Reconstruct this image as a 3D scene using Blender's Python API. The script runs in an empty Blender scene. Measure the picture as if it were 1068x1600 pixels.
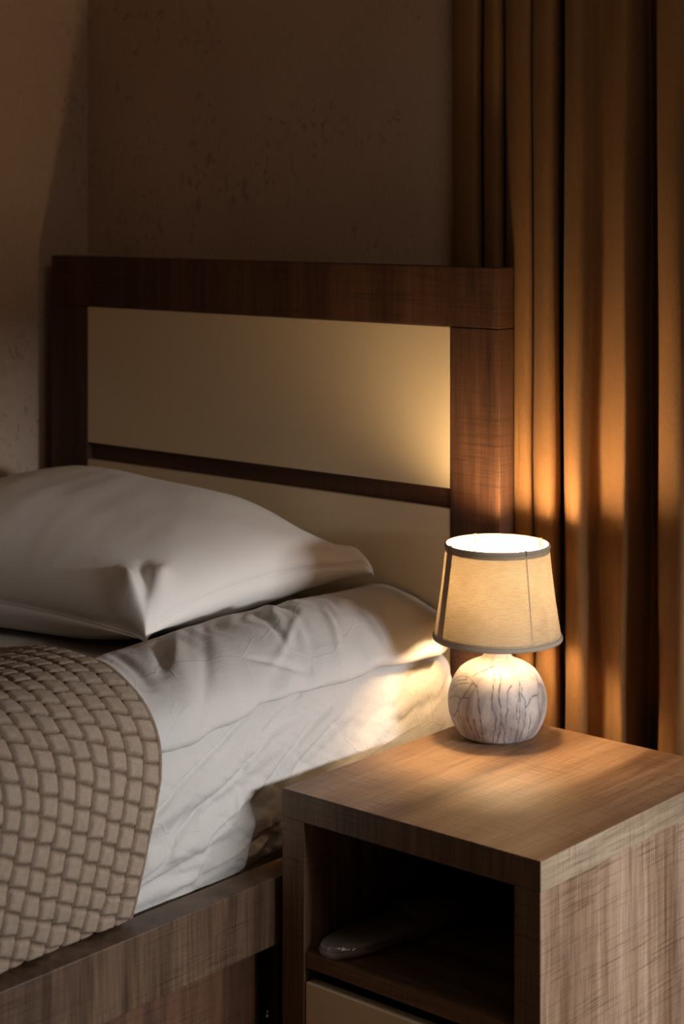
import bpy, bmesh, math, random
import numpy as np
from math import radians as Rd, pi

# ------------------------------------------------------------------ camera, light, exposure
scene = bpy.context.scene
COL = scene.collection
scene.view_settings.view_transform = 'Standard'
scene.view_settings.look = 'None'
scene.view_settings.gamma = 1.0
scene.view_settings.use_curve_mapping = False
scene.view_settings.exposure = 0.0
try:
    scene.cycles.use_denoising = True
    scene.cycles.denoiser = 'OPENIMAGEDENOISE'
    scene.cycles.max_bounces = 8
    scene.cycles.diffuse_bounces = 5
    scene.cycles.transmission_bounces = 6
    scene.cycles.caustics_reflective = False
    scene.cycles.caustics_refractive = False
    scene.cycles.sample_clamp_indirect = 4.0
except Exception:
    pass

FOC, YAW, HOR = 2818.7, Rd(40.61), 319.6
cam_d = bpy.data.cameras.new('camera')
cam = bpy.data.objects.new('camera', cam_d); COL.objects.link(cam)
cam.location = (1.766, -1.927, 1.345)
cam.rotation_euler = (Rd(90), 0, YAW)
cam_d.sensor_fit = 'VERTICAL'
cam_d.sensor_height = 36.0
cam_d.sensor_width = 24.0
cam_d.lens = FOC / 1600 * 36.0
cam_d.shift_x = 0.0
cam_d.shift_y = -(800 - HOR) / 1600
cam_d.clip_start = 0.05
cam_d.dof.use_dof = True
cam_d.dof.focus_distance = 2.72
cam_d.dof.aperture_fstop = 4.3
scene.camera = cam

W = bpy.data.worlds.new('world'); scene.world = W
W.use_nodes = True
W.node_tree.nodes['Background'].inputs[0].default_value = (0.62, 0.75, 1.0, 1)
W.node_tree.nodes['Background'].inputs[1].default_value = 0.15

def area(name, loc, target, sx, sy, power, color):
    d = bpy.data.lights.new(name, 'AREA'); d.shape = 'RECTANGLE'; d.size = sx; d.size_y = sy
    d.energy = power; d.color = color
    o = bpy.data.objects.new(name, d); COL.objects.link(o); o.location = loc
    from mathutils import Vector
    o.rotation_euler = (Vector(target) - Vector(loc)).to_track_quat('-Z', 'Y').to_euler()
    return o
WX = 2.00                       # inner face of the window wall
area('window_daylight', (WX + 1.3, 0.36, 1.31), (-0.1, 0.05, 0.52), 1.00, 0.32, 118.0, (1.0, 0.975, 0.96))
area('added_overhead_fill', (1.25, -0.45, 2.45), (0.45, 0.6, 1.3), 0.6, 0.6, 3.2, (1.0, 0.82, 0.66))  # added warm ambient fill below the ceiling, no fixture behind it
BULB = 330.0                     # radiance of the bulb

# ------------------------------------------------------------------ helpers
def tag(o, label=None, cat=None, group=None, kind=None):
    if label: o['label'] = label
    if cat: o['category'] = cat
    if group: o['group'] = group
    if kind: o['kind'] = kind
    return o

def empty(name, loc):
    o = bpy.data.objects.new(name, None); COL.objects.link(o); o.location = loc
    o.empty_display_size = 0.05
    return o

def link_mesh(name, me, mat, parent=None, origin=(0, 0, 0), smooth=False):
    """vertices are in world space; origin is taken off them"""
    o = bpy.data.objects.new(name, me); COL.objects.link(o)
    if mat is not None: me.materials.append(mat)
    org = np.array(origin, float)
    n = len(me.vertices); co = np.empty(n * 3); me.vertices.foreach_get('co', co)
    co = co.reshape(-1, 3) - org
    me.vertices.foreach_set('co', co.ravel())
    if smooth: me.shade_smooth()
    me.update()
    if parent is not None:
        o.parent = parent
        pw = np.array(parent.location); pp = parent.parent
        while pp is not None:
            pw = pw + np.array(pp.location); pp = pp.parent
        o.location = tuple(org - pw)
    else:
        o.location = tuple(org)
    return o

def root_origin(p):
    w = np.array(p.location)
    q = p.parent
    while q is not None:
        w = w + np.array(q.location); q = q.parent
    return tuple(w)

def bm_box(bm, x0, x1, y0, y1, z0, z1):
    vs = [bm.verts.new(p) for p in ((x0,y0,z0),(x1,y0,z0),(x1,y1,z0),(x0,y1,z0),(x0,y0,z1),(x1,y0,z1),(x1,y1,z1),(x0,y1,z1))]
    for f in ((3,2,1,0),(4,5,6,7),(0,1,5,4),(1,2,6,5),(2,3,7,6),(3,0,4,7)):
        bm.faces.new([vs[i] for i in f])

def box(name, x0, x1, y0, y1, z0, z1, mat, parent=None, bev=0.0, seg=2, origin=None):
    bm = bmesh.new(); bm_box(bm, x0, x1, y0, y1, z0, z1)
    if bev: bmesh.ops.bevel(bm, geom=list(bm.edges), offset=bev, segments=seg, profile=0.5, affect='EDGES')
    me = bpy.data.meshes.new(name); bm.to_mesh(me); bm.free()
    if origin is None:
        origin = root_origin(parent) if parent is not None else ((x0 + x1) / 2, (y0 + y1) / 2, z0)
    return link_mesh(name, me, mat, parent, origin)

def grid(name, P, mat, parent=None, closed_u=False, smooth=True, origin=None, uv=None, flip=False):
    n, m = P.shape[:2]
    idx = np.arange(n * m).reshape(n, m)
    a = idx if closed_u else idx[:-1]
    b = np.roll(idx, -1, axis=0) if closed_u else idx[1:]
    q = np.stack([a[:, :-1], b[:, :-1], b[:, 1:], a[:, 1:]], -1).reshape(-1, 4)
    if flip: q = q[:, ::-1]
    me = bpy.data.meshes.new(name)
    me.vertices.add(n * m); me.vertices.foreach_set('co', P.reshape(-1).astype(np.float32))
    me.loops.add(q.size); me.loops.foreach_set('vertex_index', q.ravel().astype(np.int32))
    me.polygons.add(len(q)); me.polygons.foreach_set('loop_start', np.arange(0, q.size, 4, dtype=np.int32))
    me.update(calc_edges=True); me.validate()
    if uv is not None:
        l = me.uv_layers.new(name='UVMap')
        l.data.foreach_set('uv', uv.reshape(-1, 2)[q.ravel()].astype(np.float32).ravel())
    if origin is None:
        origin = root_origin(parent) if parent is not None else (float(P[..., 0].mean()), float(P[..., 1].mean()), float(P[..., 2].min()))
    return link_mesh(name, me, mat, parent, origin, smooth)

def lathe(name, prof, c, mat, parent=None, n=64, origin=None, uv=False):
    prof = np.array(prof, float)
    a = np.linspace(0, 2 * pi, n, endpoint=False)
    P = np.stack([c[0] + prof[None, :, 0] * np.cos(a)[:, None], c[1] + prof[None, :, 0] * np.sin(a)[:, None],
                  c[2] + np.broadcast_to(prof[None, :, 1], (n, len(prof)))], -1)
    return grid(name, P, mat, parent, closed_u=True, origin=origin)

def tube(name, pts, r, mat, parent=None, n=10, closed=False, origin=None):
    pts = np.array(pts, float); k = len(pts)
    T = (np.roll(pts, -1, 0) - np.roll(pts, 1, 0)) if closed else np.gradient(pts, axis=0)
    T /= np.linalg.norm(T, axis=1)[:, None]
    ref = np.array([0.1, 0.2, 1.0]) if abs(T[0, 2]) < .9 else np.array([1.0, 0.1, 0])
    A = np.cross(T, ref); A /= np.linalg.norm(A, axis=1)[:, None]; B = np.cross(T, A)
    a = np.linspace(0, 2 * pi, n, endpoint=False)
    r = np.broadcast_to(np.asarray(r, float), (k,))
    P = pts[None] + r[None, :, None] * (np.cos(a)[:, None, None] * A[None] + np.sin(a)[:, None, None] * B[None])
    if closed: P = np.concatenate([P, P[:, :1]], 1)
    return grid(name, P, mat, parent, closed_u=True, origin=origin)

def smoothstep(a, b, x):
    t = np.clip((x - a) / (b - a), 0, 1); return t * t * (3 - 2 * t)

def perlin(x, y, seed=0):
    rs = np.random.RandomState(seed); perm = rs.permutation(256); ang = rs.rand(256) * 2 * pi
    xi = np.floor(x).astype(int); yi = np.floor(y).astype(int); xf = x - xi; yf = y - yi
    def g(i, j, dx, dy):
        h = ang[perm[(perm[i & 255] + j) & 255]]; return np.cos(h) * dx + np.sin(h) * dy
    u = xf * xf * xf * (xf * (xf * 6 - 15) + 10); v = yf * yf * yf * (yf * (yf * 6 - 15) + 10)
    a = g(xi, yi, xf, yf); b = g(xi + 1, yi, xf - 1, yf); c = g(xi, yi + 1, xf, yf - 1); d = g(xi + 1, yi + 1, xf - 1, yf - 1)
    return (a * (1 - u) + b * u) * (1 - v) + (c * (1 - u) + d * u) * v

def fbm(x, y, seed=0, o=4):
    s = 0; a = 1.0
    for k in range(o):
        s = s + a * perlin(x * 2 ** k, y * 2 ** k, seed + k); a *= .5
    return s

def catmull(P, n):
    P = np.array(P, float); k = len(P)
    Q = np.vstack([2 * P[0] - P[1], P, 2 * P[-1] - P[-2]])
    t = np.linspace(0, k - 1 - 1e-9, n * (k - 1)); i = t.astype(int); f = (t - i)[:, None]
    a, b, c, d = Q[i], Q[i + 1], Q[i + 2], Q[i + 3]
    return .5 * (2 * b + (c - a) * f + (2 * a - 5 * b + 4 * c - d) * f ** 2 + (3 * b - a - 3 * c + d) * f ** 3)

def resample(P, n):
    s = np.r_[0, np.cumsum(np.linalg.norm(np.diff(P, axis=0), axis=1))]
    t = np.linspace(0, s[-1], n)
    return np.stack([np.interp(t, s, P[:, k]) for k in range(P.shape[1])], 1), s[-1]

def normals(P):
    du = np.gradient(P, axis=0); dv = np.gradient(P, axis=1)
    N = np.cross(du, dv); return N / (np.linalg.norm(N, axis=-1, keepdims=True) + 1e-12)

def strokes(A, B, L):
    """sum of soft creases; each is (a0,b0,a1,b1,width,amplitude) in the surface's own coordinates"""
    H = np.zeros_like(A)
    for a0, b0, a1, b1, w, h in L:
        da, db = a1 - a0, b1 - b0; l2 = da * da + db * db
        t = np.clip(((A - a0) * da + (B - b0) * db) / l2, 0, 1)
        d = np.hypot(A - a0 - t * da, B - b0 - t * db)
        H += h * np.exp(-(d / w) ** 2) * (0.25 + 0.75 * np.sin(pi * np.clip(t, .02, .98)))
    return H

# ------------------------------------------------------------------ materials
def srgb(r, g, b):
    f = lambda c: (c / 255 / 12.92) if c / 255 <= .04045 else ((c / 255 + .055) / 1.055) ** 2.4
    return (f(r), f(g), f(b), 1)

class NT:
    def __init__(s, name):
        s.m = bpy.data.materials.new(name); s.m.use_nodes = True; s.t = s.m.node_tree; s.t.nodes.clear()
        s.out = s.n('ShaderNodeOutputMaterial'); s.coord = s.n('ShaderNodeTexCoord')
    def n(s, k, **kw):
        x = s.t.nodes.new(k)
        for a, b in kw.items(): setattr(x, a, b)
        return x
    def l(s, a, b): s.t.links.new(a, b)
    def mapping(s, scale=(1, 1, 1), loc=(0, 0, 0), rot=(0, 0, 0), src=None):
        m = s.n('ShaderNodeMapping'); m.inputs['Scale'].default_value = scale; m.inputs['Location'].default_value = loc
        m.inputs['Rotation'].default_value = rot
        s.l(src or s.coord.outputs['Object'], m.inputs['Vector']); return m.outputs[0]
    def noise(s, vec, scale=1, detail=4, rough=.55, dist=0):
        x = s.n('ShaderNodeTexNoise'); x.inputs['Scale'].default_value = scale; x.inputs['Detail'].default_value = detail
        x.inputs['Roughness'].default_value = rough; x.inputs['Distortion'].default_value = dist
        s.l(vec, x.inputs['Vector']); return x.outputs['Fac']
    def ramp(s, fac, stops, interp='LINEAR'):
        r = s.n('ShaderNodeValToRGB'); r.color_ramp.interpolation = interp
        e = r.color_ramp.elements
        while len(e) < len(stops): e.new(.5)
        for q, (p, c) in zip(e, stops):
            q.position = p; q.color = c if len(c) == 4 else (*c, 1)
        s.l(fac, r.inputs[0]); return r.outputs[0]
    def math(s, op, a, b=None, clamp=False):
        x = s.n('ShaderNodeMath', operation=op, use_clamp=clamp)
        for i, v in enumerate((a, b)):
            if v is None: continue
            if isinstance(v, (int, float)): x.inputs[i].default_value = v
            else: s.l(v, x.inputs[i])
        return x.outputs[0]
    def mix(s, fac, a, b, mode='MIX'):
        x = s.n('ShaderNodeMix', data_type='RGBA', blend_type=mode)
        for i, v in ((0, fac), (6, a), (7, b)):
            if isinstance(v, (int, float)): x.inputs[i].default_value = v
            elif isinstance(v, tuple): x.inputs[i].default_value = v
            else: s.l(v, x.inputs[i])
        return x.outputs[2]
    def bump(s, h, strength=.3, dist=.01, nrm=None):
        b = s.n('ShaderNodeBump'); b.inputs['Strength'].default_value = strength; b.inputs['Distance'].default_value = dist
        s.l(h, b.inputs['Height'])
        if nrm is not None: s.l(nrm, b.inputs['Normal'])
        return b.outputs[0]
    def bsdf(s, color, rough=.5, nrm=None, spec=.5, metal=0, sheen=0, coat=0):
        p = s.n('ShaderNodeBsdfPrincipled')
        if isinstance(color, tuple): p.inputs['Base Color'].default_value = color
        else: s.l(color, p.inputs['Base Color'])
        if isinstance(rough, (int, float)): p.inputs['Roughness'].default_value = rough
        else: s.l(rough, p.inputs['Roughness'])
        p.inputs['Specular IOR Level'].default_value = spec; p.inputs['Metallic'].default_value = metal
        p.inputs['Sheen Weight'].default_value = sheen; p.inputs['Sheen Roughness'].default_value = .45
        p.inputs['Coat Weight'].default_value = coat
        if nrm is not None: s.l(nrm, p.inputs['Normal'])
        s.l(p.outputs[0], s.out.inputs[0]); return p

def wood(name, dark, mid, light, grain='z', seed=0.0, rough=.42, spec=.45):
    """sawn-texture laminate: broad streaks along the grain, fine lines both ways"""
    t = NT(name); ax = 'xyz'.index(grain)
    def sc(along, across): return tuple(along if i == ax else across for i in range(3))
    L = (seed * 3.1, seed * 1.7, seed * 2.3)
    broad = t.noise(t.mapping(sc(1.1, 17), L), 1, 3, .5, .35)
    med = t.noise(t.mapping(sc(5, 95), L), 1, 4, .6, .2)
    fine = t.noise(t.mapping(sc(14, 520), L), 1, 2, .6)
    cross = t.noise(t.mapping(sc(430, 11), L), 1, 3, .65, .15)
    cmask = t.noise(t.mapping(sc(9, 6), (seed, 5, 2)), 1, 2, .5)
    base = t.ramp(t.math('ADD', t.math('MULTIPLY', broad, .62), t.math('MULTIPLY', med, .38)), [(.36, dark), (.50, mid), (.66, light)])
    f1 = t.ramp(fine, [(.34, (.62, .60, .58)), (.50, (1, 1, 1)), (.68, (1.12, 1.12, 1.12))])
    c = t.mix(.75, base, f1, 'MULTIPLY')
    cr = t.ramp(cross, [(.36, (.50, .47, .44)), (.47, (.95, .95, .95)), (.62, (1.08, 1.08, 1.08))])
    cf = t.math('MULTIPLY', t.ramp(cmask, [(.35, (.25, .25, .25)), (.62, (1, 1, 1))]), .85)
    c = t.mix(cf, c, cr, 'MULTIPLY')
    h = t.math('ADD', t.math('MULTIPLY', fine, .6), cross)
    rg = t.ramp(med, [(.3, (rough - .06,) * 3), (.7, (rough + .1,) * 3)])
    t.bsdf(c, rg, t.bump(h, .22, .0012), spec)
    return t.m

WD, WM, WL = (.160, .098, .062, 1), (.290, .192, .128, 1), (.410, .300, .220, 1)
M = {}
M['wood_v'] = wood('wood_upright_grain', (.145, .088, .054, 1), (.270, .178, .118, 1), (.400, .295, .218, 1), 'z', 1)
M['wood_y'] = wood('wood_lengthwise_grain', (.140, .072, .036, 1), (.270, .150, .078, 1), (.380, .235, .140, 1), 'y', 2)
M['wood_front_shade'] = wood('wood_front_band_shaded', (.075, .038, .018, 1), (.140, .074, .036, 1), (.200, .118, .064, 1), 'z', 9)  # darker copy of the nightstand wood, front-face shade put into the colour
M['wood_shelf_shaded'] = wood('wood_shelf_shaded', (.075, .038, .018, 1), (.150, .080, .040, 1), (.215, .128, .070, 1), 'x', 10)  # shade of the open compartment painted in as a darker wood
M['wood_edge'] = wood('wood_edge_band', (.150, .105, .068, 1), (.270, .205, .140, 1), (.390, .315, .230, 1), 'y', 8)
M['rail_wood'] = wood('bed_rail_wood', (.050, .028, .016, 1), (.105, .062, .038, 1), (.170, .112, .076, 1), 'z', 6)
M['wood_x'] = wood('wood_crosswise_grain', WD, WM, WL, 'x', 3)
HD, HM, HL = (.036, .013, .006, 1), (.080, .033, .015, 1), (.130, .060, .029, 1)
M['hwood_v'] = wood('headboard_wood_upright', HD, HM, HL, 'z', 4, .62)
M['hwood_x'] = wood('headboard_wood_cross', HD, HM, HL, 'x', 5, .62)

def simple(name, col, rough=.5, spec=.5, metal=0, bump=None, coat=0):
    t = NT(name)
    nr = None
    if bump: nr = t.bump(t.noise(t.mapping((1, 1, 1)), bump[0], 3), bump[1], .002)
    t.bsdf(col, rough, nr, spec, metal, coat=coat); return t.m
M['cream'] = simple('cream_satin_lacquer', (.82, .68, .46, 1), .36, .5, bump=(900, .04))
M['chrome'] = simple('polished_steel', (.75, .72, .62, 1), .18, .5, 1)
M['black'] = simple('dark_plastic', (.02, .018, .016, 1), .5)

def wall_mat(name, c1, c2, c3):
    t = NT(name)
    v = t.mapping((1, 1, 1))
    big = t.noise(v, 3.2, 3, .5)
    base = t.ramp(big, [(.3, c1), (.7, c2)])
    spk = t.noise(t.mapping((62, 62, 40)), 1, 5, .7, .8)
    patch = t.noise(t.mapping((7, 7, 6), (3, 1, 8)), 1, 3, .55)
    mk = t.math('MULTIPLY', t.ramp(spk, [(.565, (0, 0, 0)), (.60, (1, 1, 1))]), t.ramp(patch, [(.50, (0, 0, 0)), (.60, (1, 1, 1))]))
    fine = t.ramp(t.noise(t.mapping((160, 160, 60)), 1, 3, .6), [(.3, (.90, .90, .90)), (.7, (1.06, 1.06, 1.06))])
    c = t.mix(t.math('MULTIPLY', mk, .55), base, c3)
    c = t.mix(1.0, c, fine, 'MULTIPLY')
    t.bsdf(c, .75, t.bump(t.math('SUBTRACT', t.noise(v, 60, 4, .6), mk), .25, .001), .25)
    return t.m
M['wall'] = wall_mat('mottled_wallpaper', (.50, .365, .275, 1), (.58, .44, .34, 1), (.27, .18, .125, 1))
M['ceiling'] = simple('ceiling_paint', (.75, .72, .68, 1), .9, .2)
M['floor'] = wood('floor_laminate', WD, WM, WL, 'y', 7, .4)
M['frame_white'] = simple('white_window_frame', (.7, .7, .68, 1), .4)

def linen(name, col, weave=1.0, crinkle=1.0, seed=0):
    t = NT(name)
    v = t.mapping((1, 1, 1), (seed, seed * .7, 0))
    wv = t.noise(v, 1500, 2, .5)
    vr = t.n('ShaderNodeTexVoronoi', feature='DISTANCE_TO_EDGE'); vr.inputs['Scale'].default_value = 9
    wob = t.noise(v, 7, 3, .5)
    add = t.n('ShaderNodeVectorMath', operation='ADD'); t.l(v, add.inputs[0])
    cmb = t.n('ShaderNodeCombineXYZ'); t.l(t.math('MULTIPLY', wob, .12), cmb.inputs[0]); t.l(t.math('MULTIPLY', wob, -.1), cmb.inputs[1]); t.l(t.math('MULTIPLY', wob, .1), cmb.inputs[2])
    t.l(cmb.outputs[0], add.inputs[1]); t.l(add.outputs[0], vr.inputs['Vector'])
    cre = t.ramp(vr.outputs['Distance'], [(.0, (1, 1, 1)), (.02, (0, 0, 0))])
    soft = t.math('ADD', t.noise(v, 30, 5, .62, .6), t.math('MULTIPLY', t.noise(t.mapping((1, .45, 1), (seed, 1, 2)), 95, 4, .65, 1.2), .35))
    h = t.math('ADD', t.math('MULTIPLY', cre, .22 * crinkle), t.math('MULTIPLY', soft, .9 * crinkle))
    b1 = t.bump(h, .36, .004)
    b2 = t.bump(wv, .12 * weave, .0008, b1)
    t.bsdf(col, .78, b2, .18, sheen=.12)
    return t.m
M['pillow'] = linen('pillow_cotton', (.86, .84, .815, 1), 1, .22, 1)
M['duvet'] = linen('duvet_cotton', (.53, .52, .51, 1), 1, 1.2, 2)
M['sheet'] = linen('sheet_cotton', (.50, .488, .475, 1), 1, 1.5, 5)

def plush():
    t = NT('woven_plush')
    at = t.n('ShaderNodeAttribute', attribute_name='relief')
    col = t.ramp(at.outputs['Fac'], [(.0, (.100, .068, .046, 1)), (.30, (.240, .182, .136, 1)), (1, (.375, .302, .238, 1))])
    f = t.noise(t.mapping((1, 1, 1)), 700, 4, .7)
    g = t.noise(t.mapping((1, 1, 1)), 90, 3, .6)
    c = t.mix(.8, col, t.ramp(f, [(.3, (.68, .66, .64)), (.7, (1.2, 1.2, 1.2))]), 'MULTIPLY')
    c = t.mix(.6, c, t.ramp(g, [(.3, (.80, .78, .76)), (.7, (1.12, 1.12, 1.12))]), 'MULTIPLY')
    t.bsdf(c, .95, t.bump(t.math('ADD', f, t.math('MULTIPLY', g, .5)), .6, .003), .05)
    return t.m
M['plush'] = plush()

def velvet():
    t = NT('curtain_velvet')
    f = t.noise(t.mapping((420, 420, 160)), 1, 3, .6)
    b = t.noise(t.mapping((6, 6, 3)), 1, 3, .5)
    c = t.ramp(b, [(.3, (.200, .100, .038, 1)), (.7, (.255, .134, .053, 1))])
    c = t.mix(.7, c, t.ramp(f, [(.3, (.82, .80, .78)), (.7, (1.1, 1.1, 1.1))]), 'MULTIPLY')
    t.bsdf(c, .72, t.bump(f, .35, .001), .2, sheen=.03)
    return t.m
M['velvet'] = velvet()

def shade_fabric():
    t = NT('lampshade_burlap')
    uv = t.coord.outputs['UV']
    def wave(axis, sc):
        w = t.n('ShaderNodeTexWave', wave_type='BANDS', bands_direction=axis, wave_profile='SIN')
        w.inputs['Scale'].default_value = sc; w.inputs['Distortion'].default_value = .6; w.inputs['Detail'].default_value = 2
        w.inputs['Detail Scale'].default_value = 3
        t.l(uv, w.inputs['Vector']); return w.outputs['Fac']
    wa, wb = wave('X', 150), wave('Y', 150)
    weave = t.math('MULTIPLY', wa, wb)
    slub = t.noise(t.mapping((60, 900, 1), src=uv), 1, 3, .6)
    cloud = t.noise(t.mapping((14, 14, 1), src=uv), 1, 3, .5)
    k = t.ramp(weave, [(.0, (.52, .43, .30)), (.40, (1, 1, 1))])
    c = t.mix(1, (.66, .56, .42, 1), k, 'MULTIPLY')
    c = t.mix(.7, c, t.ramp(slub, [(.3, (.72, .70, .66)), (.7, (1.15, 1.15, 1.15))]), 'MULTIPLY')
    c = t.mix(.8, c, t.ramp(cloud, [(.3, (.85, .83, .8)), (.7, (1.1, 1.1, 1.1))]), 'MULTIPLY')
    b = t.bump(t.math('ADD', weave, slub), .5, .0006)
    d = t.n('ShaderNodeBsdfDiffuse'); t.l(c, d.inputs[0]); t.l(b, d.inputs['Normal'])
    tr = t.n('ShaderNodeBsdfTranslucent'); t.l(c, tr.inputs[0])
    lining = t.n('ShaderNodeBsdfDiffuse'); lining.inputs[0].default_value = (.80, .74, .62, 1)
    geo = t.n('ShaderNodeNewGeometry')
    mx = t.n('ShaderNodeMixShader'); t.l(geo.outputs['Backfacing'], mx.inputs[0]); t.l(d.outputs[0], mx.inputs[1]); t.l(lining.outputs[0], mx.inputs[2])
    m2 = t.n('ShaderNodeMixShader'); m2.inputs[0].default_value = .043
    t.l(mx.outputs[0], m2.inputs[1]); t.l(tr.outputs[0], m2.inputs[2]); t.l(m2.outputs[0], t.out.inputs[0])
    return t.m
M['shade'] = shade_fabric()
def tape(name, col):
    t = NT(name); f = t.noise(t.mapping((1, 1, 1)), 1400, 2, .5)
    c = t.mix(.8, col, t.ramp(f, [(.3, (.6, .6, .6)), (.7, (1.2, 1.2, 1.2))]), 'MULTIPLY')
    t.bsdf(c, .8, t.bump(f, .5, .0006), .2); return t.m
M['tape'] = tape('grey_brown_tape', (.40, .33, .26, 1))
M['ribbon'] = tape('brown_ribbon', (.42, .26, .17, 1))
M['hem'] = tape('cream_hem', (.60, .48, .30, 1))

def marble():
    t = NT('marbled_ceramic')
    at = t.n('ShaderNodeAttribute', attribute_name='vein')
    smoke = t.noise(t.mapping((22, 22, 12), (.3, .2, .1)), 1, 4, .55, .6)
    base = t.ramp(smoke, [(.38, (.54, .51, .485)), (.52, (.46, .43, .415)), (.68, (.26, .235, .24))])
    wob = t.ramp(t.noise(t.mapping((1, 1, 1)), 120, 3), [(.35, (.35,) * 3), (.6, (1,) * 3)])
    c = t.mix(t.math('MULTIPLY', at.outputs['Fac'], wob), base, (.10, .075, .075, 1))
    t.bsdf(c, .48, None, .35); return t.m
M['marble'] = marble()
def emis(name, col, s):
    t = NT(name); e = t.n('ShaderNodeEmission'); e.inputs[0].default_value = col; e.inputs[1].default_value = s
    t.l(e.outputs[0], t.out.inputs[0]); return t.m
M['bulb'] = emis('warm_bulb', (1.0, .66, .34, 1), BULB)
M['slipper'] = tape('white_terry', (.40, .37, .34, 1))
def plastic():
    t = NT('clear_film')
    g = t.n('ShaderNodeBsdfGlossy'); g.inputs['Roughness'].default_value = .12
    tr = t.n('ShaderNodeBsdfTransparent'); tr.inputs[0].default_value = (.93, .93, .93, 1)
    t.l(t.bump(t.noise(t.mapping((1, 1, 1)), 60, 3), .6, .004), g.inputs['Normal'])
    m = t.n('ShaderNodeMixShader'); m.inputs[0].default_value = .10
    t.l(tr.outputs[0], m.inputs[1]); t.l(g.outputs[0], m.inputs[2]); t.l(m.outputs[0], t.out.inputs[0]); return t.m
M['film'] = plastic()
def glass():
    t = NT('window_glass')
    g = t.n('ShaderNodeBsdfGlossy'); g.inputs['Roughness'].default_value = .02
    tr = t.n('ShaderNodeBsdfTransparent'); m = t.n('ShaderNodeMixShader'); m.inputs[0].default_value = .05
    t.l(tr.outputs[0], m.inputs[1]); t.l(g.outputs[0], m.inputs[2]); t.l(m.outputs[0], t.out.inputs[0]); return t.m
M['glass'] = glass()

# ------------------------------------------------------------------ room shell
XL, XR, YB, YF, ZC = -1.171, WX, 0.66, -4.6, 2.6
def struct(o): o['kind'] = 'structure'; return o
struct(box('floor', XL - .1, XR + .1, YF - .1, YB + .1, -.1, 0, M['floor']))
struct(box('ceiling', XL - .1, XR + .1, YF - .1, YB + .1, ZC, ZC + .1, M['ceiling']))
struct(box('wall_back', XL - .1, XR + .1, YB, YB + .1, 0, ZC, M['wall']))
struct(box('wall_left', XL - .1, XL, YF, YB, 0, ZC, M['wall']))
struct(box('wall_front', XL - .1, XR + .1, YF - .1, YF, 0, ZC, M['wall']))
# right-hand wall with its window opening
wy0, wy1, wz0, wz1 = -.14, .645, .50, 1.17
bm = bmesh.new()
bm_box(bm, XR, XR + .1, YF, wy0, 0, ZC); bm_box(bm, XR, XR + .1, wy1, YB, 0, ZC)
bm_box(bm, XR, XR + .1, wy0, wy1, 0, wz0); bm_box(bm, XR, XR + .1, wy0, wy1, wz1, ZC)
me = bpy.data.meshes.new('wall_right'); bm.to_mesh(me); bm.free()
struct(link_mesh('wall_right', me, M['wall'], None, (XR, 0, 0)))
win = struct(empty('window_1', (XR + .05, (wy0 + wy1) / 2, wz0)))
bm = bmesh.new(); fw = .025
for a in ((wy0, wy0 + fw, wz0, wz1), (wy1 - fw, wy1, wz0, wz1), (wy0 + fw, wy1 - fw, wz0, wz0 + fw), (wy0 + fw, wy1 - fw, wz1 - fw, wz1)):
    bm_box(bm, XR + .03, XR + .08, *a)
me = bpy.data.meshes.new('window_frame'); bm.to_mesh(me); bm.free()
link_mesh('window_frame', me, M['frame_white'], win, root_origin(win))
box('pane', XR + .050, XR + .056, wy0 + fw, wy1 - fw, wz0 + fw, wz1 - fw, M['glass'], win)

# ------------------------------------------------------------------ bed
HY, HB = .52, .560
HX0, HX1 = -1.125, .013
bed = empty('single_bed', (-.55, -.45, 0))
tag(bed, 'dark wood single bed with cream panelled headboard and wooden side rail', 'bed')
box('top_rail', HX0, HX1, HY, HB, 1.1385, 1.2395, M['hwood_v'], bed, .0012)
box('post', HX0, -1.0145, HY, HB, 0, 1.1370, M['hwood_v'], bed, .0012)
box('post', -.0905, HX1, HY, HB, 0, 1.1370, M['hwood_v'], bed, .0012)
box('backing_board', -1.0145, -.0905, HY + .014, HB - .006, .10, 1.1385, M['hwood_x'], bed)
box('headboard_panel', -1.0135, -.0915, HY + .001, HY + .0135, .862, 1.1375, M['cream'], bed, .001)['label'] = 'upper cream headboard panel'
box('headboard_panel', -1.0135, -.0915, HY + .001, HY + .0135, .40, .8270, M['cream'], bed, .001)['label'] = 'lower cream headboard panel'
RX, RZ = -.015, .366
box('side_rail', -.065, RX, -1.50, HY - .0005, .268, RZ, M['rail_wood'], bed, .0016)
box('side_rail', -1.120, -1.07, -1.50, HY - .0005, .268, RZ, M['rail_wood'], bed, .0016)
box('lower_panel', -.095, -.055, -1.50, .008, .035, .2665, M['hwood_v'], bed, .001)
box('leg_board', -.30, -.050, .045, .069, 0, .2665, M['hwood_v'], bed, .001)
box('footboard', -1.12, RX, -1.54, -1.5005, 0, .42, M['rail_wood'], bed, .0016)
box('slat_base', -1.069, -.066, -1.499, HY - .001, .285, .315, M['hwood_x'], bed)
# small metal bolt on the leg board under the rail
lathe('bolt', [(0, .010), (.004, .0095), (.007, .007), (.0085, .003), (.0085, 0), (0, 0)], (0, 0, 0), M['chrome'], bed, 20, origin=(0, 0, 0))
bolt = bpy.data.objects['bolt']; bolt.rotation_euler = (Rd(90), 0, Rd(0)); bw = np.array((-.070, .0450, .139)) - np.array(bed.location); bolt.location = tuple(bw)

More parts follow.
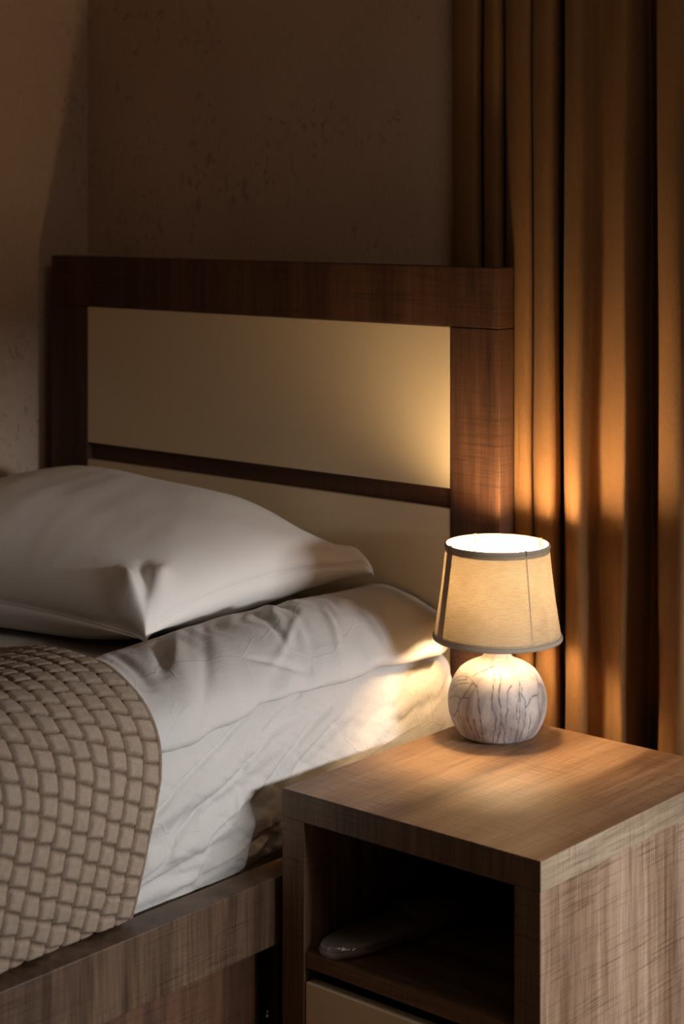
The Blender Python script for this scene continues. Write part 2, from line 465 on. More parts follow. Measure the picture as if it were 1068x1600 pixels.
# mattress with its fitted sheet
def rounded_slab(x0, x1, y0, y1, z0, z1, r):
    bm = bmesh.new(); bm_box(bm, x0, x1, y0, y1, z0, z1)
    bmesh.ops.bevel(bm, geom=list(bm.edges), offset=r, segments=5, profile=.5, affect='EDGES')
    return bm
bm = rounded_slab(-1.06, -.088, -1.49, .500, .3155, .612, .04)
me = bpy.data.meshes.new('mattress'); bm.to_mesh(me); bm.free()
mat_o = empty('mattress', (-.55, -.5, .3155))
link_mesh('mattress_core', me, M['sheet'], mat_o, (-.55, -.5, .3155), True)
tag(mat_o, 'thick mattress in a wrinkled white fitted sheet, set inside the wooden side rails', 'mattress')

def sweep(prof_fn, ys, n, dens=24):
    rows = []
    for y in ys:
        p, L = resample(catmull(prof_fn(y), dens), n); rows.append(np.stack([p[:, 0], np.full(n, y), p[:, 1]], 1))
    return np.array(rows)

# sheet
ys = np.r_[np.linspace(.508, -.42, 330), np.linspace(-.43, -1.495, 120)]
def sheet_prof(y):
    e = smoothstep(.44, .508, y)
    k = -.022 * e
    return [(-1.055, .60), (-1.02, .625), (-.9, .630), (-.6, .632), (-.3, .631), (-.16, .628), (-.105 + k, .622 - .01 * e), (-.074 + k, .602 - .02 * e), (-.060 + k, .565), (-.055 + k * .8, .52),
            (-.053 + k * .6, .47), (-.058 + k * .4, .42), (-.068, .385), (-.077, .3665), (-.083, .345), (-.084, .325)]
P = sweep(sheet_prof, ys, 330)
s_ar = np.linspace(0, 1, 330)[None, :].repeat(len(ys), 0)
Ltot = 1.36
S = s_ar * Ltot; Yg = P[..., 1]
N = normals(P)
if N[100, 100, 2] < 0: N = -N
Zg = P[..., 2]
side = smoothstep(.625, .56, Zg) * (P[..., 0] > -.5)
live = smoothstep(-.62, -.34, Yg)
q = S + .25 * Yg
Hs = .0064 * fbm(Yg * 4.0 + 3, (Zg - .35 * Yg) * 13, 11, 3)
rid = np.abs(fbm(Yg * 3.2 + 9 + .6 * perlin(Yg * 5, Zg * 6, 4), (Zg - .42 * Yg) * 11 + 2, 21, 3)); Hs += -.0055 * np.exp(-(rid / .09) ** 2)
rid = np.abs(fbm(Yg * 9 + (Zg * 12), (Zg + .2 * Yg) * 15 + 2, 31, 2)); Hs += -.0014 * np.exp(-(rid / .07) ** 2)
Hs += strokes(Yg, Zg, [(.26, .585, .02, .470, .014, .006), (.24, .565, -.02, .452, .012, -.007),
                       (.05, .52, -.24, .455, .016, -.006), (.06, .535, -.2, .485, .02, .005), (-.24, .475, .03, .565, .016, .005),
                       (-.25, .425, -.06, .44, .018, .007), (-.25, .385, -.02, .43, .010, -.006), (-.20, .37, .06, .41, .008, .004),
                       (.30, .55, .24, .50, .012, -.006), (.33, .54, .27, .49, .014, .006), (.0, .565, -.035, .50, .006, -.004), (-.03, .50, -.04, .44, .005, .003),
                       (.15, .57, .32, .51, .004, .0014), (.40, .57, .22, .50, .004, .0012), (-.12, .46, -.09, .50, .006, .003), (-.16, .47, -.13, .51, .006, -.003),
                       (-.22, .40, -.05, .385, .006, -.004)])
Hs *= side * live * (1.25 - .75 * smoothstep(.12, .26, Yg))
Hs += side * live * .0011 * fbm(Yg * 26 + 2 * perlin(Yg * 8, Zg * 8, 14), Zg * 30, 16, 3)
top = (1 - smoothstep(.625, .60, Zg)) * smoothstep(-.5, -.3, Yg)
Hs += top * (.004 * fbm(P[..., 0] * 5, Yg * 7, 41, 3) - .002)
P = P + N * Hs[..., None]
P[..., 0] = np.minimum(P[..., 0], np.where(P[..., 2] < .372, -.0665, 9))
o = grid('fitted_sheet', P, M['sheet'], mat_o)

# duvet: a folded layer lying along the bed's edge
LIP = [(-1.6, .590), (-.5, .585), (-.23, .583), (-.09, .598), (.06, .606), (.147, .608), (.302, .608), (.498, .601)]
def lip(y): return float(np.interp(y, [a for a, b in LIP], [b for a, b in LIP]))
def duvet_prof(y):
    l = lip(y) + .003 * math.sin(23 * y + 1) + .002 * math.sin(51 * y)
    e = float(smoothstep(.42, .512, y)); g = float(smoothstep(-.05, -.2, y)); x = -.030 * e
    hb = float(np.exp(-((y - .22) / .16) ** 2)) * .010
    t0 = -.345 + .05 * float(smoothstep(.0, -.25, y))
    return [(t0 + .03, .6365), (t0, .640), (t0 + .010, .648), (t0 + .045, .663), (-.24, .683 + hb - .006 * g), (-.17, .687 + hb - .010 * g - .01 * e), (-.115 + x, .680 + hb * .6 - .012 * g - .010 * e), (-.078 + x, .664 - .008 * g - .012 * e),
            (-.052 + x, .640 - .006 * g - .008 * e), (-.041 + x, l + .014), (-.043 + x, l + .002), (-.054 + x, l - .002), (-.066 + x, l + .004), (-.075 + x, .617)]
ysd = np.r_[np.linspace(.511, -.42, 360), np.linspace(-.43, -1.48, 100)]
P = sweep(duvet_prof, ysd, 200, 16)
N = normals(P)
if N[100, 90, 2] < 0: N = -N
X, Y, Z = P[..., 0], P[..., 1], P[..., 2]
sd = np.linspace(0, 1, 200)[None, :].repeat(len(ysd), 0) * .42
live = smoothstep(-.42, -.22, Y) * smoothstep(.0, .05, sd)
h = .006 * fbm(Y * 5 + 1, sd * 6, 51, 2)
# folds radiating across the edge, slanted toward the lower left
w1 = perlin((Y + .55 * sd) * 17 + .9 * perlin(Y * 6, sd * 9, 3), sd * 3.0 - Y * 1.5, 61)
fm = smoothstep(.10, .22, sd)
ple = smoothstep(.13, .18, sd) * smoothstep(.32, .22, sd) * smoothstep(-.02, .08, Y) * smoothstep(.44, .32, Y)
h += fm * .0055 * w1 * smoothstep(.5, .3, Y) + ple * .0115 * perlin((Y + .35 * sd) * 30 + 1.2 * perlin(Y * 9, sd * 12, 5), sd * 5, 62)
rid = np.abs(perlin((Y + .8 * sd) * 6 + 4, sd * 4 + Y * 2, 71)); h += -.0030 * np.exp(-(rid / .10) ** 2) * smoothstep(.08, .18, sd)
P = P - N * (.010 * smoothstep(-.225, -.30, Y))[..., None]
h += strokes(Y, sd, [(-.02, .16, -.13, .25, .014, -.010), (.01, .15, -.10, .25, .016, .006), (.20, .20, .13, .33, .010, .005), (.16, .19, .10, .31, .008, -.006),
                     (.28, .22, .19, .34, .008, .004), (.33, .24, .30, .36, .006, .003), (-.16, .12, -.22, .30, .010, .007), (-.12, .13, -.17, .26, .010, -.006),
                     (.05, .33, .20, .24, .007, .004), (.12, .35, .02, .30, .007, -.004)])
P = P + N * (h * live)[..., None]
P[:, :3, 2] = np.maximum(P[:, :3, 2], .6345)
P[..., 1] = np.minimum(P[..., 1], .512)
o = grid('folded_duvet', P, M['duvet'], None, origin=(-.2, -.5, .60))
tag(o, 'crumpled white duvet folded along the bed edge beneath the pillow', 'duvet')

# pillow
def pillow():
    n, m = 150, 130
    C = {(-1, -1): (-1.07, -.11, .664), (1, -1): (-.276, -.010, .669), (1, 1): (-.240, .495, .700), (-1, 1): (-1.07, .497, .70)}
    out = []
    for sgn in (1, -1):
        a = np.linspace(-1, 1, n); b = np.linspace(-1, 1, m)
        a = np.sign(a) * (1 - (1 - np.abs(a)) ** 1.7); b = np.sign(b) * (1 - (1 - np.abs(b)) ** 1.7)
        U, V = np.meshgrid(a, b, indexing='ij')
        Q = sum(np.array(C[k])[None, None] * ((1 + k[0] * U) * (1 + k[1] * V) / 4)[..., None] for k in C)
        # the seam bows in between the corners, most near the ends
        Q[..., 0] -= np.sign(U) * np.abs(U) ** 3 * .020 * (1 - V ** 2)
        Q[..., 1] -= np.sign(V) * np.abs(V) ** 3 * .022 * (1 - U ** 2) * np.where(V > 0, .3, 1)
        Q[..., 2] += np.maximum(U, 0) ** 2 * .042 * (1 - V ** 2) ** .5 + np.maximum(-V, 0) ** 3 * .022 * (1 - U ** 2) ** .6
        e = ((1 - U ** 2) * (1 - V ** 2)).clip(0)
        pa = (1 - np.abs(U) ** 2.0).clip(1e-9) ** .5; pb = (1 - np.abs(V) ** 2.0).clip(1e-9) ** .48; pr = 1.13 * (pa ** -4 + pb ** -4) ** -.25
        if sgn > 0:
            H = .163 * pr * (1 + .10 * V - .20 * U) * (1 - .55 * smoothstep(.35, 1.0, U) * smoothstep(.0, .95, V))
        else:
            H = -.085 * e ** .42
        Q[..., 2] += H
        # plump sides: push the wall of the pillow outward just above the seam
        Q[..., 0] += np.sign(U) * .018 * np.abs(U) ** 8 * e ** .25 * 1.0
        Q[..., 1] += np.sign(V) * .018 * np.abs(V) ** 8 * e ** .25 * np.where(V > 0, .2, 1)
        # gathered corners
        D = np.zeros_like(U)
        for (cu, cv), (ang0, k, amp, rad) in {(1, -1): (.3, 7, .0045, .12), (1, 1): (.9, 8, .005, .10), (-1, -1): (0, 8, .006, .1), (-1, 1): (0, 8, .006, .1)}.items():
            c = np.array(C[(cu, cv)]); dx, dy = Q[..., 0] - c[0], Q[..., 1] - c[1]; r = np.hypot(dx, dy)
            th = np.arctan2(dy * -cv, dx * -cu)
            D += amp * np.sin(k * th + ang0) * np.exp(-(r / rad) ** 2) * smoothstep(0, .035, r) * e ** .2
            if sgn > 0 and (cu, cv) == (1, 1): D += .016 * np.exp(-((r - .030) / .022) ** 2) * e ** .12
            if sgn > 0 and (cu, cv) == (1, -1): D += .020 * np.exp(-((r - .055) / .035) ** 2) * e ** .12
        X, Y = Q[..., 0], Q[..., 1]
        D += e ** .5 * (.006 * fbm(X * 4 + 2, Y * 5, 91 + (sgn < 0), 2) + .0018 * fbm(X * 12 + Y * 6, Y * 5 - X * 3, 95, 2))
        if sgn > 0:
            # the deep tuck that climbs from the front corner
            D += strokes(X, Y, [(-.290, .008, -.352, .050, .011, -.014), (-.296, -.008, -.372, .022, .009, .007), (-.276, .02, -.318, .075, .010, .006),
                                (-.40, .45, -.27, .49, .016, -.006), (-.42, .38, -.28, .44, .018, .003)])
        Q[..., 2] += D
        out.append(Q)
    T, Bq = out
    Bq[0], Bq[-1], Bq[:, 0], Bq[:, -1] = T[0], T[-1], T[:, 0], T[:, -1]
    Bq[..., 2] = np.maximum(Bq[..., 2], .640 + .030 * smoothstep(-.36, -.27, Bq[..., 0]))
    Bd = Bq
    me = bpy.data.meshes.new('pillow')
    idx = np.arange(n * m).reshape(n, m)
    q1 = np.stack([idx[:-1, :-1], idx[1:, :-1], idx[1:, 1:], idx[:-1, 1:]], -1).reshape(-1, 4)
    q2 = q1[:, ::-1] + n * m
    V_ = np.concatenate([T.reshape(-1, 3), Bd.reshape(-1, 3)])
    me.from_pydata(V_.tolist(), [], np.concatenate([q1, q2]).tolist())
    bm = bmesh.new(); bm.from_mesh(me); bmesh.ops.remove_doubles(bm, verts=bm.verts, dist=1e-5); bm.to_mesh(me); bm.free()
    org = (-.62, .2, .64)
    o = link_mesh('pillow', me, M['pillow'], None, org, True)
    # piped seam all round
    ring = np.concatenate([T[:, 0], T[-1, 1:], T[-2::-1, -1], T[0, -2:0:-1]])
    tube('seam', ring, .0016, M['pillow'], o, 6, closed=True, origin=org)
    # dog-ear at the back corner, drooping toward the headboard
    A = np.array([(-.285, .462, .742), (-.262, .478, .735), (-.240, .490, .728)])
    return o
tag(pillow(), 'plump white pillow leaning against the cream headboard', 'pillow')

# woven brown bedspread with relief geometry
BX = [(-1.10, .40), (-1.092, .60), (-1.06, .648), (-.9, .655), (-.6, .658), (-.45, .668), (-.36, .680), (-.28, .692), (-.2, .696), (-.14, .690), (-.095, .672), (-.060, .645), (-.036, .605),
      (-.0285, .56), (-.030, .50), (-.036, .44), (-.046, .40), (-.0535, .372)]
prof, LT = resample(catmull(BX, 30), 620)
nY = 430; y_edge0, y_end = -.205, -1.470
tt = np.linspace(0, 1, nY)
Sg = np.linspace(0, LT, 620)
zed = prof[:, 1]
# head edge: nearly straight on top, easing back down the drop
edge = -.200 - .045 * smoothstep(.66, .42, zed) * (prof[:, 0] > -.5) + .006 * np.sin(Sg * 14)
G = np.zeros((nY, 620, 3))
for i, t in enumerate(tt):
    G[i, :, 0] = prof[:, 0]; G[i, :, 1] = edge + (y_end - edge) * t; G[i, :, 2] = prof[:, 1]
NB = normals(G)
if NB[50, 300, 2] < 0: NB = -NB
dY = (edge[None] - G[..., 1]); SS = np.broadcast_to(Sg[None], dY.shape)
cw = .0300
wx = dY + .0030 * perlin(SS * 20, dY * 20, 5) + .0012 * perlin(SS * 55, dY * 55, 15); 
colid = np.floor((wx - .006) / cw); fu = (wx - .006) / cw - colid
sl = SS + .010 * (fu - .5) + np.where(colid % 2 == 0, 0, cw * .5) + .0042 * perlin(SS * 28, dY * 28, 6)
fv = sl / cw - np.floor(sl / cw)
eu = np.minimum(fu, 1 - fu) * 2; ev = np.minimum(fv, 1 - fv) * 2
rel = smoothstep(.0, .30, eu) * smoothstep(.0, .30, ev)
hem = smoothstep(.012, .004, wx)
rel = np.where(wx < .006, .6 * smoothstep(.0, .7, 1 - np.abs(wx - .003) / .003), rel)
fine = .0005 * perlin(SS * 260, dY * 260, 7) + .0003 * perlin(SS * 520, dY * 520, 8)
G = G + NB * (rel * .0064 + fine * 1.6 + .004 * fbm(SS * 5, dY * 5, 9, 2))[..., None]
G[..., 0] = np.where((G[..., 2] < .372), np.minimum(G[..., 0], -.0525), G[..., 0])
# rolled head hem
k0 = np.exp(-np.arange(4) / 1.2)
under = G[0] - NB[0] * .011
G2 = np.concatenate([(under)[None], (G[0] - NB[0] * .005 + np.array([0, .0025, 0]))[None], G], 0)
relA = np.concatenate([np.zeros((2, 620)), rel], 0)
o = grid('woven_bedspread', G2, M['plush'], None, origin=(-.5, -.8, .37))
at = o.data.attributes.new('relief', 'FLOAT', 'POINT'); at.data.foreach_set('value', relA.ravel().astype(np.float32))
tag(o, 'brown plush bedspread with a basket-weave relief draped over the bed side', 'bedspread')

# ------------------------------------------------------------------ nightstand
ns = empty('nightstand', (.225, .255, 0))
tag(ns, 'square wooden nightstand with an open shelf and cream drawer beside the bed', 'nightstand')
TOPT = .0405
box('tabletop', 0, .4492, .0009, .511, .5 - TOPT, .5, M['wood_y'], ns, .0006)
box('edge_band', .4493, .4502, 0, .511, .5 - TOPT, .5, M['wood_edge'], ns, .0003, 1)
box('edge_band', 0, .4492, -.0001, .0008, .5 - TOPT, .5, M['wood_front_shade'], ns, .0003, 1)  # thin front strip carrying the painted-in shade
for xa, xb in ((.0005, .0415), (.4090, .4495)): box('edge_band', xa, xb, -.0003, .0006, 0, .5 - TOPT - .0006, M['wood_front_shade'], ns, .0003, 1)  # front strips of the sides, darkened in colour for shade
box('side_panel', .0005, .0415, .0007, .510, 0, .5 - TOPT - .0006, M['wood_v'], ns, .0008)
box('side_panel', .4090, .4495, .0007, .510, 0, .5 - TOPT - .0006, M['wood_v'], ns, .0008)
box('back_panel', .0415, .409, .494, .506, 0, .5 - TOPT, M['hwood_v'], ns)
box('shelf', .0418, .4087, .003, .494, .2515, .272, M['wood_shelf_shaded'], ns, .0006)
box('drawer_front', .0440, .4065, .0015, .0205, .045, .231, M['cream'], ns, .0012)
box('drawer_box', .055, .395, .022, .47, .055, .215, M['hwood_x'], ns)
box('plinth', .0418, .4087, .03, .05, 0, .04, M['hwood_x'], ns)

# slipper in clear wrap on the shelf
def slipper():
    root = empty('wrapped_slipper', (.09, .14, .2722))
    tag(root, 'pale slipper in clear plastic wrap lying on the dark nightstand shelf', 'slipper')
    n = 72; a = np.linspace(0, 2 * pi, n, endpoint=False)
    def outline(s=1.0):
        out = []
        for t in a:
            c, si = math.cos(t), math.sin(t)
            wd = .0435 - .006 * si * 0 + (.004 * (si > 0) * si)
            x = wd * np.sign(c) * abs(c) ** .85; y = .135 * np.sign(si) * abs(si) ** .80
            x *= 1 - .10 * math.exp(-((y + .02) / .05) ** 2)
            out.append((x * s, y * (1 - (1 - s) * .35)))
        return np.array(out)
    ang = Rd(-8)
    R = np.array([[math.cos(ang), -math.sin(ang)], [math.sin(ang), math.cos(ang)]])
    def ring(s, z):
        q = outline(s) @ R.T; return np.stack([q[:, 0] + .093, q[:, 1] + .140, np.full(n, .2726 + z)], 1)
    P = np.stack([ring(.3, .0), ring(.96, .0), ring(1, .002), ring(1, .007), ring(.97, .009)], 1)
    grid('sole', P, M['slipper'], root, closed_u=True)
    P = np.stack([ring(.965, .009), ring(.96, .0125), ring(.92, .0145), ring(.7, .0145), ring(.35, .014), ring(.01, .014)], 1)
    grid('insole', P, M['slipper'], root, closed_u=True)
    # instep strap over the far half
    us = np.linspace(-1, 1, 28); vs = np.linspace(0, 1, 16); Q = []
    for v in vs:
        y = .02 + .10 * v; w = .044 * (1 - .25 * v ** 2)
        row = [(u * w, y - .02 * (1 - u * u) * (1 - v), .010 + .030 * (1 - v * .6) * (1 - abs(u) ** 2.4)) for u in us]
        Q.append(row)
    Q = np.array(Q); q = Q[..., :2] @ R.T
    P = np.stack([q[..., 0] + .093, q[..., 1] + .140, Q[..., 2] + .2726], -1)
    grid('strap', P, M['slipper'], root)
    # wrap: a loose film a little larger than the slipper
    def fr(s, z, j=.0):
        r = ring(s, z); r[:, 2] += j * np.sin(a * 9) * .0015; r[:, 0] += j * .0015 * np.sin(a * 7); return r
    P = np.stack([fr(1.10, .0004), fr(1.13, .0015, 1), fr(1.08, .012, 1), fr(.99, .0175, 1), fr(.8, .026 * .8, .6), fr(.5, .0215, .4), fr(.05, .022)], 1)
    # lift over the strap
    yy = P[..., 1] - .14; xx = P[..., 0] - .093
    P[..., 2] += np.where(P[..., 2] > .2800, 1, 0) * .030 * smoothstep(-.03, .03, yy) * smoothstep(.135, .06, yy) * (1 - np.clip(np.abs(xx) / .05, 0, 1) ** 2.4)
    grid('plastic_wrap', P, M['film'], root, closed_u=True)['label'] = 'clear crinkled plastic wrap'
    return root
slipper()

# ------------------------------------------------------------------ table lamp
LX, LY = .088, .409
lamp = empty('table_lamp', (LX, LY, .5))
tag(lamp, 'small table lamp with round marbled ceramic base and glowing beige fabric shade', 'lamp')
VE = [[(-1.059,0.1168),(-1.024,0.107),(-1.05,0.0926),(-1.06,0.0774),(-1.051,0.0663),(-0.995,0.0586),(-0.975,0.0483),(-0.998,0.0341),(-1.039,0.0189),(-1.064,0.0083)],[(-0.923,0.115),(-0.866,0.1098),(-0.877,0.1002),(-0.919,0.0871),(-0.898,0.073),(-0.878,0.0587),(-0.877,0.0449),(-0.897,0.0308),(-0.929,0.0173),(-0.981,0.0089)],[(-0.877,0.0449),(-0.808,0.0343),(-0.791,0.027),(-0.791,0.0154),(-0.758,0.001)],[(-0.618,0.0983),(-0.708,0.0913),(-0.751,0.0777),(-0.747,0.0649),(-0.771,0.0553),(-0.776,0.0395)],[(-0.389,0.1015),(-0.441,0.0915),(-0.501,0.0797),(-0.555,0.0641),(-0.56,0.0544),(-0.511,0.0417),(-0.508,0.0294),(-0.512,0.0141),(-0.436,0.002)],[(-0.441,0.0915),(-0.469,0.0795),(-0.492,0.0669),(-0.5,0.0469),(-0.507,0.0382)],[(-0.372,0.0939),(-0.415,0.0854),(-0.353,0.0753),(-0.365,0.0626),(-0.37,0.0492),(-0.378,0.037),(-0.39,0.0225),(-0.399,0.0111)],[(-0.355,0.0657),(-0.296,0.0683),(-0.224,0.0755),(-0.119,0.0791),(0.009,0.0789),(0.055,0.0749)],[(0.299,0.1048),(0.237,0.0946),(0.095,0.0841),(0.019,0.0706),(0.03,0.0573),(0.092,0.0458),(0.09,0.0354)],[(0.224,0.094),(0.364,0.0885),(0.411,0.0853)],[(-0.241,0.0529),(-0.224,0.0404),(-0.215,0.026),(-0.155,0.012)],[(-1.429,0.0948),(-1.362,0.0834),(-1.334,0.0692),(-1.3,0.0567),(-1.284,0.0429),(-1.282,0.025),(-1.312,0.0088)],[(-1.429,0.0948),(-1.546,0.0975),(-1.737,0.0964),(-1.978,0.0919),(-2.096,0.086),(-2.205,0.0789)],[(-1.56,0.0973),(-1.64,0.0881),(-1.721,0.0758),(-1.811,0.0662),(-1.84,0.0558),(-2.013,0.0412)],[(-2.247,0.0646),(-2.063,0.0719),(-1.894,0.0746),(-1.797,0.073)],[(-1.794,0.0722),(-1.689,0.0754),(-1.533,0.0767)],[(-2.013,0.0412),(-2.169,0.044),(-2.443,0.0416)],[(-1.84,0.0558),(-1.794,0.041),(-1.755,0.0276),(-1.754,0.0129)],[(-1.903,0.0477),(-1.874,0.0326),(-1.838,0.017)],[(-1.596,0.0478),(-1.553,0.0327),(-1.502,0.0167),(-1.559,0.0043)],[(-1.43,0.0448),(-1.423,0.0309),(-1.397,0.0142)],[(-2.266,0.0928),(-2.084,0.1015),(-1.817,0.1044),(-1.624,0.102),(-1.442,0.0947)],[(-2.223,0.0853),(-2.084,0.095),(-1.781,0.1009)],[(-1.616,0.1065),(-1.546,0.1119),(-1.28,0.1181),(-1.118,0.1208)],[(-1.135,0.1392),(-1.211,0.1289),(-1.19,0.1218),(-1.101,0.1186),(-1.059,0.1168)],[(-1.353,0.1388),(-1.336,0.1286),(-1.274,0.1216)],[(-0.05,0.1346),(-0.256,0.1283),(-0.173,0.1218),(-0.075,0.1161),(-0.016,0.1084),(0.091,0.1013)],[(-0.515,0.1078),(-0.275,0.1105),(0.048,0.1107),(0.284,0.1096),(0.299,0.1048)],[(-0.66,0.0356),(-0.649,0.0207),(-0.668,0.0111)],[(0.368,0.0677),(0.386,0.0539),(0.423,0.0358)]]
def lamp_base():
    zc, R0 = .057, .0785
    pr = [(0, .0008), (.030, .0008), (.043, .0002), (.0475, .0012)]
    th0 = math.asin(-(zc - .006) / R0)
    for th in np.linspace(th0 + .02, Rd(40), 60): pr.append((R0 * math.cos(th), zc + R0 * math.sin(th)))
    pr += [(.0545, .1118), (.0475, .1160), (.0400, .1195), (.0320, .1225), (.0262, .1255), (.0226, .1290), (.0204, .1340), (.0194, .1400), (.0190, .153), (.0190, .163), (.0175, .1665), (.012, .168)]
    pr = np.array(pr); pr, _ = resample(pr, 230)
    n = 560; a = np.linspace(-pi, pi, n, endpoint=False)
    P = np.stack([LX + pr[None, :, 0] * np.cos(a)[:, None], LY + pr[None, :, 0] * np.sin(a)[:, None], .5 + np.broadcast_to(pr[None, :, 1], (n, 230))], -1)
    o = grid('ceramic_base', P, M['marble'], lamp, closed_u=True)
    Z = pr[:, 1]; vein = np.zeros((n, 230)); smo = np.zeros((n, 230))
    rs = random.Random(4)
    for off in (0.0, pi):
        for li, L in enumerate(VE):
            L = [tuple(q) for q in catmull(L, 5)]
            w = [.00080, .00110, .00095][li % 3]; k = 1.0 if li < 24 else .45
            for (a0, z0), (a1, z1) in zip(L[:-1], L[1:]):
                if abs(a1 - a0) > .6: continue
                a0o, a1o = a0 + off, a1 + off
                lo, hi = min(z0, z1) - .006, max(z0, z1) + .006
                js = np.where((Z > lo) & (Z < hi))[0]
                if not len(js): continue
                ac = (a0o + a1o) / 2
                da_ = (a - ac + pi) % (2 * pi) - pi
                is_ = np.where(np.abs(da_) < abs(a1 - a0) / 2 + .12)[0]
                A = da_[is_][:, None]; Rr = pr[js, 0][None, :]; ZZ = Z[js][None, :]
                x0 = (a0o - ac) * Rr; x1 = (a1o - ac) * Rr; X = A * Rr
                X = X + .0004 * np.sin(ZZ * 330 + li) 
                dx = x1 - x0; dz = z1 - z0; l2 = dx * dx + dz * dz + 1e-12
                t = np.clip(((X - x0) * dx + (ZZ - z0) * dz) / l2, 0, 1)
                d = np.hypot(X - x0 - t * dx, ZZ - z0 - t * dz)
                v = k * np.exp(-(d / w) ** 2) + .16 * k * np.exp(-(d / (w * 5)) ** 2)
                blk = vein[np.ix_(is_, js)]; vein[np.ix_(is_, js)] = np.maximum(blk, v)
    at = o.data.attributes.new('vein', 'FLOAT', 'POINT'); at.data.foreach_set('value', vein.ravel().astype(np.float32))
lamp_base()
SZ0, SZ1, SR0, SR1 = .158, .306, .1015, .0820
def shade_r(z): return SR0 + (SR1 - SR0) * (z - SZ0) / (SZ1 - SZ0)
def shade():
    n, m = 128, 24; a = np.linspace(0, 2 * pi, n + 1); z = np.linspace(SZ0, SZ1, m)
    P = np.zeros((n + 1, m, 3)); uv = np.zeros((n + 1, m, 2))
    ribs = np.array([-2.06, -.38, 1.15, 2.65])
    dd = np.abs((a[:, None] - ribs[None] + pi) % (2 * pi) - pi).min(1)
    for j, zz in enumerate(z):
        mid = math.sin(pi * j / (m - 1))
        r = shade_r(zz) - .0016 * mid * (1 - np.exp(-(dd / .25) ** 2))
        P[:, j, 0] = LX + r * np.cos(a); P[:, j, 1] = LY + r * np.sin(a); P[:, j, 2] = .5 + zz
        uv[:, j, 0] = a * .09; uv[:, j, 1] = zz
    sh = grid('shade', P, M['shade'], lamp, uv=uv)
    for nm, z0, z1, mt, ex in (('trim', SZ0 - .0012, SZ0 + .0048, M['tape'], 1), ('trim', SZ1 - .0042, SZ1 + .0012, M['tape'], 1)):
        r0, r1 = shade_r(z0), shade_r(z1)
        pr = [(r0 - .0010, z0), (r0 + .0004, z0 - .0006), (r0 + .0014, z0), (r0 + .0017, (z0 + z1) / 2), (r1 + .0014, z1), (r1 + .0004, z1 + .0006), (r1 - .0010, z1), (r0 - .0010, z0)]
        lathe(nm, pr, (LX, LY, .5), mt, sh, 128, origin=root_origin(lamp))
    # pale hem folded inside the rims
    for z0, z1 in ((SZ1 - .011, SZ1 - .0002), (SZ0 + .001, SZ0 + .010)):
        pr = [(shade_r(z0) - .0014, z0), (shade_r((z0 + z1) / 2) - .0022, (z0 + z1) / 2), (shade_r(z1) - .0016, z1)]
        lathe('hem', pr, (LX, LY, .5), M['hem'], sh, 128, origin=root_origin(lamp))
    # ribbon over the seam, and the thin wire struts behind the cloth
    def strip(a0, hw, mt, nm, off):
        zz = np.linspace(SZ0 + .002, SZ1 - .002, 12); uu = np.linspace(-1, 1, 7); Q = np.zeros((7, 12, 3))
        for i, u in enumerate(uu):
            for j, z_ in enumerate(zz):
                r = shade_r(z_) + off + .0004 * (1 - u * u); an = a0 + u * hw / r
                Q[i, j] = (LX + r * math.cos(an), LY + r * math.sin(an), .5 + z_)
        grid(nm, Q, mt, sh, origin=root_origin(lamp))
    strip(-2.05, .0095, M['ribbon'], 'ribbon', .0006)
    for an in ribs:
        pts = [(LX + (shade_r(z_) - .0030) * math.cos(an), LY + (shade_r(z_) - .0030) * math.sin(an), .5 + z_) for z_ in np.linspace(SZ0 + .002, SZ1 - .001, 12)]
        tube('strut', pts, .0011, M['hem'], sh, 8, origin=root_origin(lamp))
        # little cloth loop that ties the strut at the rim
        pts = [(LX + rr * math.cos(an), LY + rr * math.sin(an), .5 + z_) for rr, z_ in ((SR1 - .004, SZ1 - .012), (SR1 - .005, SZ1 - .004), (SR1 - .001, SZ1 + .0022), (SR1 + .0024, SZ1 - .001), (SR1 + .0028, SZ1 - .005))]
        tube('tie', catmull(pts, 5), .0014, M['tape'], sh, 8, origin=root_origin(lamp))
    # spider carrying the shade
    for an in (ribs[0], ribs[1], ribs[2], ribs[3]):
        pts = [(LX + r * math.cos(an), LY + r * math.sin(an), .5 + z_) for r, z_ in ((.016, .176), (.04, .176), (.07, .178), (.0955, .181))]
        tube('spider_arm', catmull(pts, 4), .0012, M['hem'], lamp, 8)
    lathe('socket', [(0, .167), (.0165, .167), (.0172, .170), (.0172, .176), (.0165, .180), (.0205, .200), (.0205, .203), (0, .203)], (LX, LY, .5), M['frame_white'], lamp, 32)
    pr = [(0.0125, .203), (.0135, .220), (.016, .236), (.0215, .247), (.0245, .258), (.0245, .268), (.0215, .278), (.0155, .286), (.008, .290), (0, .291)]
    lathe('bulb', pr, (LX, LY, .5), M['bulb'], lamp, 32)
shade()
# cord of the lamp, lying behind the base
pts = [(LX - .035, LY + .040, .5028), (LX - .04, LY + .07, .5028), (LX - .03, LY + .095, .5030), (LX - .02, LY + .1075, .500), (LX - .018, LY + .1085, .47), (LX - .018, LY + .1085, .30)]
tube('cord', catmull(pts, 8), .0022, M['black'], lamp, 8)

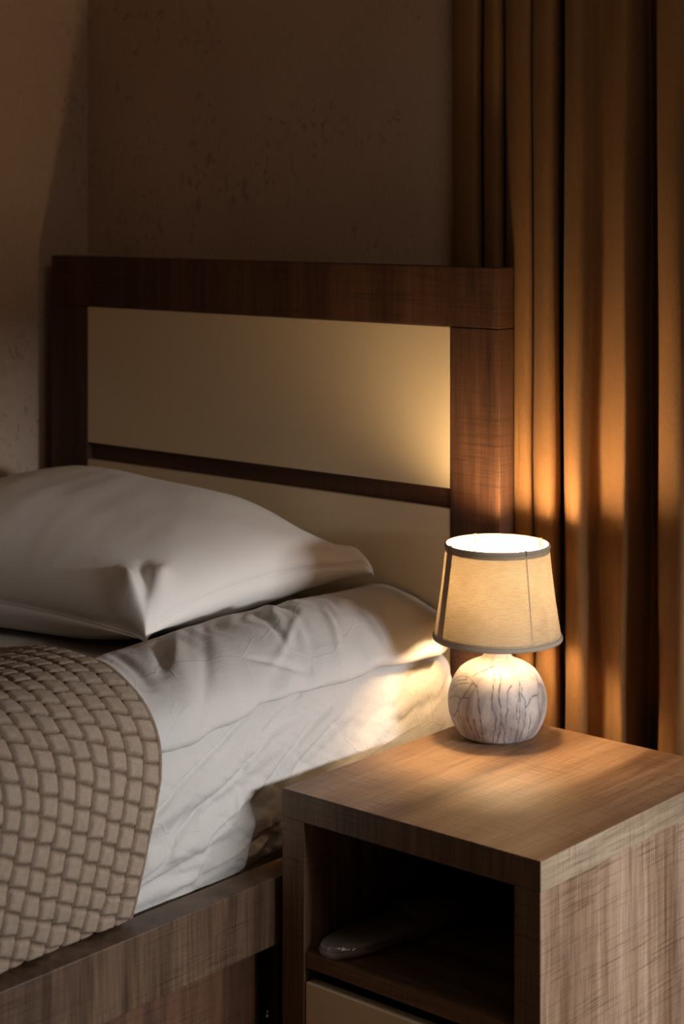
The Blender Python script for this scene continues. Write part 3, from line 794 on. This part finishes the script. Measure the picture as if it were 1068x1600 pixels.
# ------------------------------------------------------------------ curtain
CR, CF = np.array([math.cos(YAW), math.sin(YAW)]), np.array([-math.sin(YAW), math.cos(YAW)])
def ray_x(px, y):          # plan position of a fold, measured once on the photograph
    d = CF + CR * (px - 534) / FOC; t = (y + 1.927) / d[1]; return 1.766 + t * d[0]
FOLDS = [(707, .632), (716, .606), (740, .598), (751, .618), (757, .640), (757, .604), (770, .588), (783, .600), (788, .628), (791, .600), (799, .574), (816, .566), (828, .572), (833, .588),
         (836, .574), (847, .558), (860, .558), (870, .574), (877, .622), (881, .610), (884, .572), (892, .548), (906, .546), (922, .562), (940, .582), (954, .574), (965, .556), (974, .546), (986, .562), (1002, .606), (1016, .640),
         (1025, .622), (1028, .582), (1034, .550), (1056, .535), (1076, .545), (1092, .585), (1104, .628)]
cp = [(ray_x(p, y), y) for p, y in FOLDS]
x = cp[-1][0]
rr = random.Random(3)
while x < .78:
    w_ = .060 + .02 * rr.random()
    cp += [(x + w_ * .18, .60), (x + w_ * .30, .568), (x + w_ * .60, .556 + .01 * rr.random()), (x + w_ * .85, .58), (x + w_, .636)]
    x += w_
cl = catmull(cp, 18)
cl, CL = resample(cl, 1100)
nz = 150; zz = np.linspace(.015, 2.45, nz)
P = np.zeros((1100, nz, 3)); sA = np.linspace(0, CL, 1100)
for j, z_ in enumerate(zz):
    low = float(smoothstep(1.3, .4, z_))
    wob = .0055 * np.array([math.sin(z_ * 4.2 + s * 11) * .6 + math.sin(z_ * 9.1 + s * 23) * .4 for s in sA]) * (.4 + .6 * low)
    wy = .0045 * perlin(sA * 14 + 3, np.full_like(sA, z_ * 2.6), 17) + .0026 * perlin(sA * 34, np.full_like(sA, z_ * 6), 18)
    P[:, j, 0] = cl[:, 0] + wob * smoothstep(0.02, .25, sA); P[:, j, 1] = np.clip(cl[:, 1] + wy * (.5 + low), .522, .652); P[:, j, 2] = z_
# keep clear of the headboard's back edge
m_ = (P[..., 0] < HX1 + .006) & (P[..., 2] < 1.27)
P[..., 1] = np.where(m_, np.maximum(P[..., 1], .567), P[..., 1])
cu = empty('curtain', (.35, .60, .015))
tag(cu, 'floor-length brown curtain hanging in deep folds behind the lamp', 'curtain')
c_o = grid('drape', P, M['velvet'], cu)
sm = c_o.modifiers.new('thickness', 'SOLIDIFY'); sm.thickness = .0016; sm.offset = 0
# rail above the frame
rod = struct(box('trim_1', -.30, 1.05, .560, .640, 2.455, 2.48, M['frame_white']))
